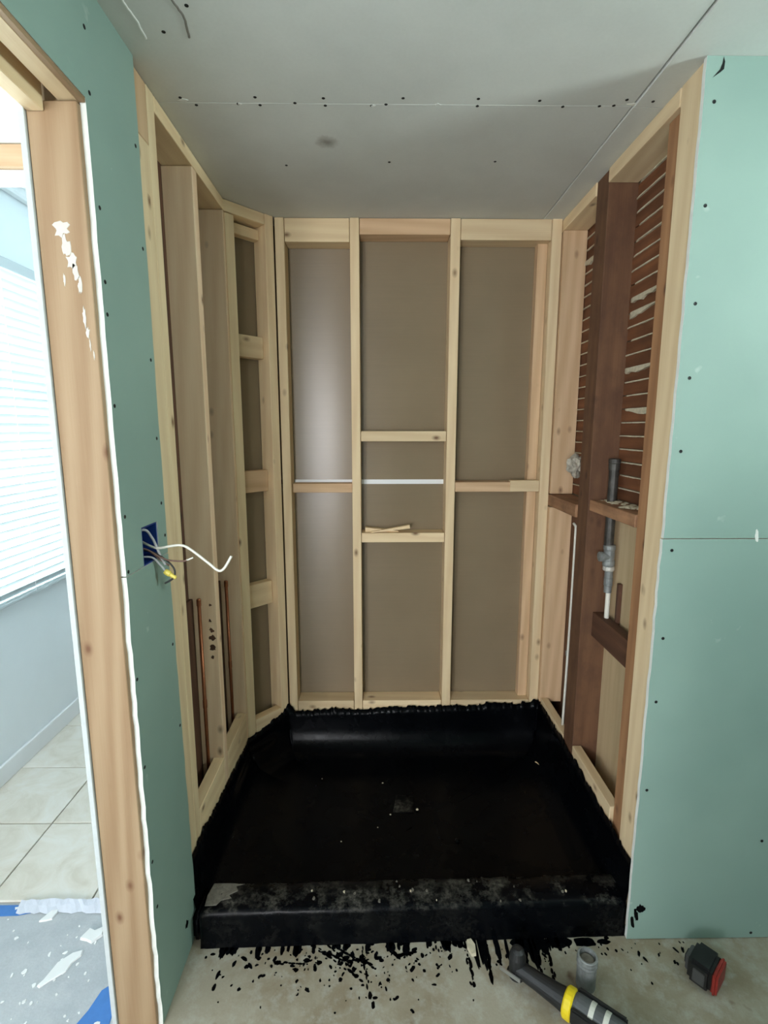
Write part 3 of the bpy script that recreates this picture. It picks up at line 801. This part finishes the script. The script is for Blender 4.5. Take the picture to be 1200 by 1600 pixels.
for x, rr in [(.47, .06), (.56, .04), (.64, .035), (.70, .02)]: spl(x, 1.335, rr, .45, 0, .25, .0012)
sp = bm_obj('tar_splatter', bm, 'tar', None)
tag(sp, 'black tar spatter and drips on the concrete before the curb', 'tar spatter', kind='stuff')

# ---- copper stub pipes in the left wall bays
def pipe_thing(name, label, cat, pts, r, mat, group=None):
    base = Vector(pts[0]); e = empty(name, base); tag(e, label, cat, group)
    bm = bmesh.new(); tube(bm, pts, r, 14)
    bm_obj('pipe', bm, mat, e, smooth=True)
    return e
for x, y, zt, lb in [(-.642, 1.757, .965, 'thin copper pipe in the left bay nearest the green strip'), (-.640, 2.078, .935, 'thin copper pipe in the left bay beside the angled corner')]:
    e = pipe_thing('copper_pipe', lb, 'pipe', [(x, y, .02), (x, y, zt)], .0065, 'copper', 'copper pipes in the left wall')
    bm = bmesh.new(); lathe(bm, [(0, .0082), (.022, .0082), (.026, .006)], 14, Matrix.Translation((x, y, zt - .02)))
    bm_obj('pipe_cap', bm, 'copper', e)
    bm = bmesh.new(); lathe(bm, [(0, .0079), (.03, .0079)], 14, Matrix.Translation((x, y, .55)))
    bm_obj('coupling', bm, 'copper', e)
# white cable stub poking out of the stud at mid height
e = tag(empty('cable_stub', (-.62, 1.508, 1.40)), 'short white cable stub sticking into the nearest left bay', 'cable')
for dz in (0, .014):
    bm = bmesh.new(); tube(bm, spline([(-.66, 1.52, 1.40 + dz), (-.63, 1.515, 1.402 + dz), (-.598, 1.512, 1.404 + dz)], 5), .004, 8)
    bm_obj('sheath', bm, 'white_plastic', e)

# ---- electrical box with wires
eb = tag(empty('electrical_box', (-.60, 1.269, 1.286)), 'blue plastic electrical box set in the green drywall with loose wires', 'electrical box')
bx0, by0, by1, bz0, bz1 = -.655, 1.226, 1.312, 1.236, 1.332
board('box_back', eb, (bx0, by0, bz0), (bx0 + .003, by1, bz1), 'blue_plastic', 'Z', .0008)
board('box_side', eb, (bx0, by0, bz0), (XL - .002, by0 + .003, bz1), 'blue_plastic', 'Z', .0008)
board('box_side', eb, (bx0, by1 - .003, bz0), (XL - .002, by1, bz1), 'blue_plastic', 'Z', .0008)
board('box_side', eb, (bx0, by0, bz0), (XL - .002, by1, bz0 + .003), 'blue_plastic', 'Y', .0008)
board('box_side', eb, (bx0, by0, bz1 - .003), (XL - .002, by1, bz1), 'blue_plastic', 'Y', .0008)
bm = bmesh.new(); tube(bm, [(XL - .03, by1 - .008, 1.25), (XL - .004, by1 - .008, 1.25)], .004, 8); bm_obj('screw_boss', bm, 'blue_plastic', eb)
def wire(pts, r, mat, nm='wire'):
    bm = bmesh.new(); tube(bm, spline(pts, 8), r, 8); return bm_obj(nm, bm, mat, eb, smooth=True)
wire([(-.645, 1.30, 1.30), (-.60, 1.285, 1.282), (-.566, 1.28, 1.270), (-.53, 1.28, 1.275), (-.504, 1.28, 1.277), (-.482, 1.28, 1.267), (-.438, 1.28, 1.231), (-.413, 1.28, 1.210), (-.397, 1.28, 1.216), (-.377, 1.28, 1.248)], .0034, 'white_plastic')
wire([(-.640, 1.24, 1.29), (-.60, 1.25, 1.318), (-.583, 1.262, 1.320), (-.574, 1.272, 1.300), (-.570, 1.28, 1.282), (-.558, 1.282, 1.245), (-.548, 1.283, 1.225)], .0034, 'grey_wire')
wire([(-.640, 1.25, 1.28), (-.59, 1.262, 1.272), (-.562, 1.275, 1.250), (-.540, 1.28, 1.238), (-.505, 1.28, 1.235), (-.490, 1.28, 1.238)], .0022, 'brown_wire')
wire([(-.492, 1.28, 1.2375), (-.475, 1.28, 1.2445)], .0022, 'white_plastic', 'stripped_end')
wire([(-.640, 1.245, 1.25), (-.60, 1.255, 1.252), (-.575, 1.268, 1.248), (-.560, 1.276, 1.228), (-.547, 1.28, 1.207)], .0026, 'grey_wire')
wire([(-.640, 1.26, 1.27), (-.58, 1.275, 1.262), (-.545, 1.283, 1.236), (-.527, 1.284, 1.212), (-.530, 1.282, 1.190), (-.552, 1.280, 1.176)], .0024, 'black_wire')
wire([(-.64, 1.29, 1.262), (-.59, 1.28, 1.262), (-.560, 1.282, 1.238), (-.54, 1.285, 1.222)], .0022, 'brown_wire')
a, b = Vector((-.550, 1.28, 1.209)), Vector((-.522, 1.28, 1.190))
M = Matrix.Translation(a) @ (b - a).to_track_quat('Z', 'Y').to_matrix().to_4x4(); Ln = (b - a).length
bm = bmesh.new(); lathe(bm, [(0, .0062), (Ln * .15, .0078), (Ln * .45, .0074), (Ln * .5, .0054), (Ln * .95, .0046), (Ln, .003)], 10, M)
bm_obj('wire_connector', bm, 'yellow_plastic', eb)

# ---- galvanised pipe with tee in the right wall
gp = tag(empty('galvanised_pipe', (.845, 1.80, .88)), 'old grey threaded pipe with tee fitting rising through the right wall block', 'pipe')
def lat(nm, prof, M, mat, par=gp, seg=18):
    bm = bmesh.new(); lathe(bm, prof, seg, M); return bm_obj(nm, bm, mat, par, smooth=False)
lat('pipe', [(1.14, .0165), (1.43, .0165)], T((.842, 1.80, 0)), 'dark_galvanised')
lat('pipe_cap', [(1.428, .019), (1.45, .019), (1.452, .0205), (1.466, .0205), (1.468, .015)], T((.842, 1.80, 0)), 'dark_galvanised')
lat('tee_fitting', [(1.075, .0195), (1.082, .0215), (1.095, .0215), (1.10, .019), (1.135, .019), (1.14, .0215), (1.152, .0215), (1.156, .018)], T((.846, 1.80, 0)), 'galvanised')
lat('tee_outlet', [(0, .014), (.020, .014), (.022, .018), (.034, .018), (.036, .013)], T((.842, 1.795, 1.112)) @ Matrix.Rotation(-PI / 2, 4, 'Y') , 'galvanised')
lat('union_ring', [(1.058, .018), (1.062, .0205), (1.074, .0205), (1.077, .017)], T((.848, 1.80, 0)), 'brass_white')
lat('nipple', [(.975, .0135), (1.0, .0135), (1.002, .0155), (1.03, .0155), (1.032, .0145), (1.06, .0145)], T((.850, 1.80, 0)), 'galvanised')
lat('supply_pipe', [(.86, .0085), (.977, .0085)], T((.853, 1.80, 0)), 'white_plastic')
# white pipe at the back right
e = tag(empty('white_pipe', (.806, 2.03, .30)), 'thin white pipe standing in the back right bay', 'pipe')
bm = bmesh.new(); tube(bm, spline([(.806, 2.035, .28), (.806, 2.02, .80), (.806, 2.02, 1.15), (.806, 2.022, 1.178), (.806, 2.045, 1.188)], 6), .0055, 10)
bm_obj('pipe', bm, 'white_plastic', e, smooth=True)
bm = bmesh.new(); lathe(bm, [(0, .008), (.02, .008)], 10, T((.806, 2.03, .62))); bm_obj('pipe_clip', bm, 'galvanised', e)
# crumpled wad at the corner stud
bm = bmesh.new(); bmesh.ops.create_icosphere(bm, subdivisions=3, radius=1.0)
for v in bm.verts:
    n = v.co.normalized(); r = 1 + .55 * noise.noise(n * 2.6) + .25 * noise.noise(n * 7)
    v.co = Vector((n.x * .030 * r, n.y * .030 * r, n.z * .044 * r)) + Vector((.812, 2.075, 1.420))
tag(bm_obj('crumpled_wad', bm, 'foil', None), 'crumpled grey-white wad stuck beside the right corner stud', 'scrap')
e = C.objects['crumpled_wad']

# ---- wood shims on the lower middle block
def wedge(name, M, L, w, t0, t1, label):
    bm = bmesh.new()
    vs = [bm.verts.new(p) for p in [(-L / 2, -w / 2, 0), (L / 2, -w / 2, 0), (L / 2, w / 2, 0), (-L / 2, w / 2, 0), (-L / 2, -w / 2, t0), (L / 2, -w / 2, t1), (L / 2, w / 2, t1), (-L / 2, w / 2, t0)]]
    for f in [(0, 3, 2, 1), (4, 5, 6, 7), (0, 1, 5, 4), (1, 2, 6, 5), (2, 3, 7, 6), (3, 0, 4, 7)]: bm.faces.new([vs[i] for i in f])
    return tag(bm_obj(name, bm, 'new_wood', None, M), label, 'shim', 'shims on the block')
wedge('wood_shim', T((.020, 2.335, 1.100)), .155, .035, .020, .004, 'thin wood shim lying flat on the lower middle block')
wedge('wood_shim', T((.058, 2.312, 1.1085)) @ Matrix.Rotation(math.radians(-6.5), 4, 'Y'), .185, .022, .004, .016, 'tapered wood shim tilted on top of the flat shim')

# ---- cordless tool lying on the floor
tool_dir = Vector((.21, -.172, 0)).normalized()
tl = tag(empty('cordless_tool', (.516, 1.137, 0), (0, 0, math.atan2(tool_dir.y, tool_dir.x))), 'yellow and black cordless power tool with slim angled neck on the floor', 'power tool')
AX = Matrix.Translation((0, 0, .0395)) @ Matrix.Rotation(PI / 2, 4, 'Y')        # local Z of the lathe runs along the tool
def tp(nm, prof, mat, M=AX, seg=22, par=tl, sc=(1, 1)):
    bm = bmesh.new(); lathe(bm, prof, seg, M @ Matrix.Diagonal((sc[0], sc[1], 1, 1))); return bm_obj(nm, bm, mat, par, None, True, smooth=False)
tp('neck', [(-.150, .018), (-.145, .021), (-.09, .023), (-.035, .027), (-.012, .030)], 'tool_black')
tp('collar_ring', [(-.012, .034), (-.008, .038), (.008, .039), (.012, .036)], 'tool_yellow')
bd_ = tp('body', [(.012, .033), (.02, .036), (.13, .036), (.14, .034)], 'tool_grey')
for sgn in (-1, 1):
    bm = bmesh.new(); bmesh.ops.create_cube(bm, size=1, matrix=T((.075, sgn * .031, .045)) @ Matrix.Diagonal((.125, .014, .05, 1))); bmesh.ops.bevel(bm, geom=list(bm.edges), offset=.004, segments=2, affect='EDGES')
    bm_obj('grip_panel', bm, 'tool_black', tl, None, True)
for x in (.052, .088):
    tp('label_band', [(x, .0365), (x + .001, .0372), (x + .012, .0372), (x + .013, .0365)], 'tool_white')
tp('rear_housing', [(.14, .034), (.145, .038), (.19, .0385), (.24, .036), (.25, .03)], 'tool_yellow')
tp('head', [(.0, .019), (.004, .023), (.070, .0235), (.088, .018), (.094, .009)], 'tool_black', T((-.152, .004, .004)))
bm = bmesh.new(); bmesh.ops.create_cube(bm, size=1, matrix=T((-.160, -.027, .034)) @ Matrix.Diagonal((.062, .003, .012, 1)))
bm_obj('blade', bm, 'steel', tl, None, True)

# ---- pipe nipple standing on the floor
pn = tag(empty('pipe_nipple', (.592, 1.212, 0)), 'short grey galvanised pipe stub standing on the concrete', 'pipe')
bm = bmesh.new(); seg = 24
lathe(bm, [(0, .024), (.004, .0265), (.070, .0265), (.076, .0285), (.082, .0272), (.088, .0285), (.094, .0272), (.099, .0275), (.1005, .026), (.1005, .022), (.055, .021)], seg)
bm_obj('pipe_wall', bm, 'galvanised', pn, None, True)
bm = bmesh.new(); lathe(bm, [(.05, .0205), (.086, .0205), (.089, .016)], seg); bm_obj('fill', bm, 'mortar', pn, None, True)

# ---- battery pack
bt = tag(empty('battery_pack', (.945, 1.225, 0), (0, 0, math.radians(-50))), 'black and red tool battery lying near the green wall', 'battery')
def rb(nm, c, d, mat, bev=.006, par=bt, seg=2):
    bm = bmesh.new(); bmesh.ops.create_cube(bm, size=1, matrix=T(c) @ Matrix.Diagonal((*d, 1)))
    bmesh.ops.bevel(bm, geom=list(bm.edges), offset=bev, segments=seg, affect='EDGES'); return bm_obj(nm, bm, mat, par, None, True)
rb('shell', (-.006, 0, .037), (.062, .090, .074), 'battery_black', .010)
rb('base_plate', (.031, 0, .036), (.016, .082, .068), 'battery_red', .006)
rb('rail', (-.041, 0, .036), (.012, .050, .048), 'battery_grey', .003)
rb('contact_block', (-.049, 0, .036), (.006, .030, .028), 'battery_black', .002)
rb('side_panel', (-.006, -.045, .036), (.030, .004, .040), 'battery_grey', .0015)

# ---- bits of plaster and tape lying about
def scrap(name, x, y, z, outline, th, mat, label, cat, group=None, tilt=0):
    e_bm = bmesh.new(); flat_blob(e_bm, (0, 0, 0), X_, Y_, Z_, outline, th)
    return tag(bm_obj(name, e_bm, mat, None, T((x, y, z)) @ Matrix.Rotation(tilt, 4, 'X')), label, cat, group)
scrap('plaster_chip', .285, 1.318, .001, [(-.012, .022), (.002, .026), (.012, .006), (.010, -.022), (-.004, -.024), (-.014, -.002)], .010, 'plaster', 'cream plaster chip lying against the curb foot', 'debris')
scrap('drywall_scrap', -.945, 1.272, .001, [(-.03, -.045), (-.022, -.03), (-.01, .02), (.02, .05), (.046, .058), (.05, .04), (.034, .02), (.03, -.006), (.0, -.03), (-.02, -.05)], .004, 'chip_white', 'largest white drywall paper scrap on the grey slab', 'debris', 'scraps by the door')
scrap('drywall_scrap', -1.075, 1.440, .001, [(-.02, -.02), (.0, .02), (.014, .028), (.022, .012), (.018, -.012), (-.004, -.018)], .006, 'chip_white', 'white drywall scrap just in front of the tile edge', 'debris', 'scraps by the door')
scrap('drywall_scrap', -.895, 1.372, .001, [(-.034, -.012), (-.02, .02), (.0, .012), (.024, .026), (.03, .0), (.008, -.024), (-.012, -.016)], .010, 'chip_white', 'curled white drywall scrap beside the door jamb foot', 'debris', 'scraps by the door')
scrap('drywall_scrap', -.845, 1.405, .001, [(-.016, -.03), (-.014, .03), (.012, .034), (.018, -.02)], .016, 'chip_white', 'thick white drywall crumb leaning at the jamb foot', 'debris', 'scraps by the door')
rs2 = random.Random(9); bm = bmesh.new()
for i in range(70):
    x = rs2.uniform(-1.3, -.72); y = rs2.uniform(1.12, 1.49); r = rs2.uniform(.0015, .007)
    flat_blob(bm, (x, y, .0), X_, Y_, Z_, ragged(r, r * rs2.uniform(.5, 1.2), 7, .4, rs2.uniform(0, 3), i), .002)
tag(bm_obj('plaster_crumbs', bm, 'chip_white', None), 'scattered white plaster crumbs on the grey slab by the door', 'debris', kind='stuff')
scrap('tape_strip', -1.30, 1.462, .001, [(-.37, -.022), (-.1, -.024), (.12, -.018), (.2, .0), (.14, .02), (-.37, .022)], .0008, 'blue_tape', 'blue masking tape strip along the cream tile edge', 'tape')
scrap('tape_patch', -.765, 1.165, .001, [(-.055, -.06), (-.03, .0), (-.02, .05), (.01, .075), (.03, .06), (.05, -.06)], .0008, 'blue_tape', 'blue masking tape patch at the foot of the door jamb', 'tape')
bm = bmesh.new(); rr = random.Random(3); nseg = 26; ra, rb_, rc = [], [], []
for i in range(nseg + 1):
    t = i / nseg; x = -1.19 + .40 * t
    ra.append(bm.verts.new((x, 1.484 + rr.uniform(-.002, .002), .020 + rr.uniform(-.003, .003))))
    rb_.append(bm.verts.new((x, 1.468 + rr.uniform(-.004, .003), .012 + rr.uniform(-.004, .004))))
    rc.append(bm.verts.new((x, 1.452 + rr.uniform(-.008, .004), .002)))
for P_, Q_ in ((ra, rb_), (rb_, rc)):
    for i in range(nseg): bm.faces.new((P_[i], P_[i + 1], Q_[i + 1], Q_[i]))
o = bm_obj('masking_paper', bm, 'masking_paper', None)
md = o.modifiers.new('thickness', 'SOLIDIFY'); md.thickness = .0015
tag(o, 'torn pale masking paper curled along the tile edge', 'paper')
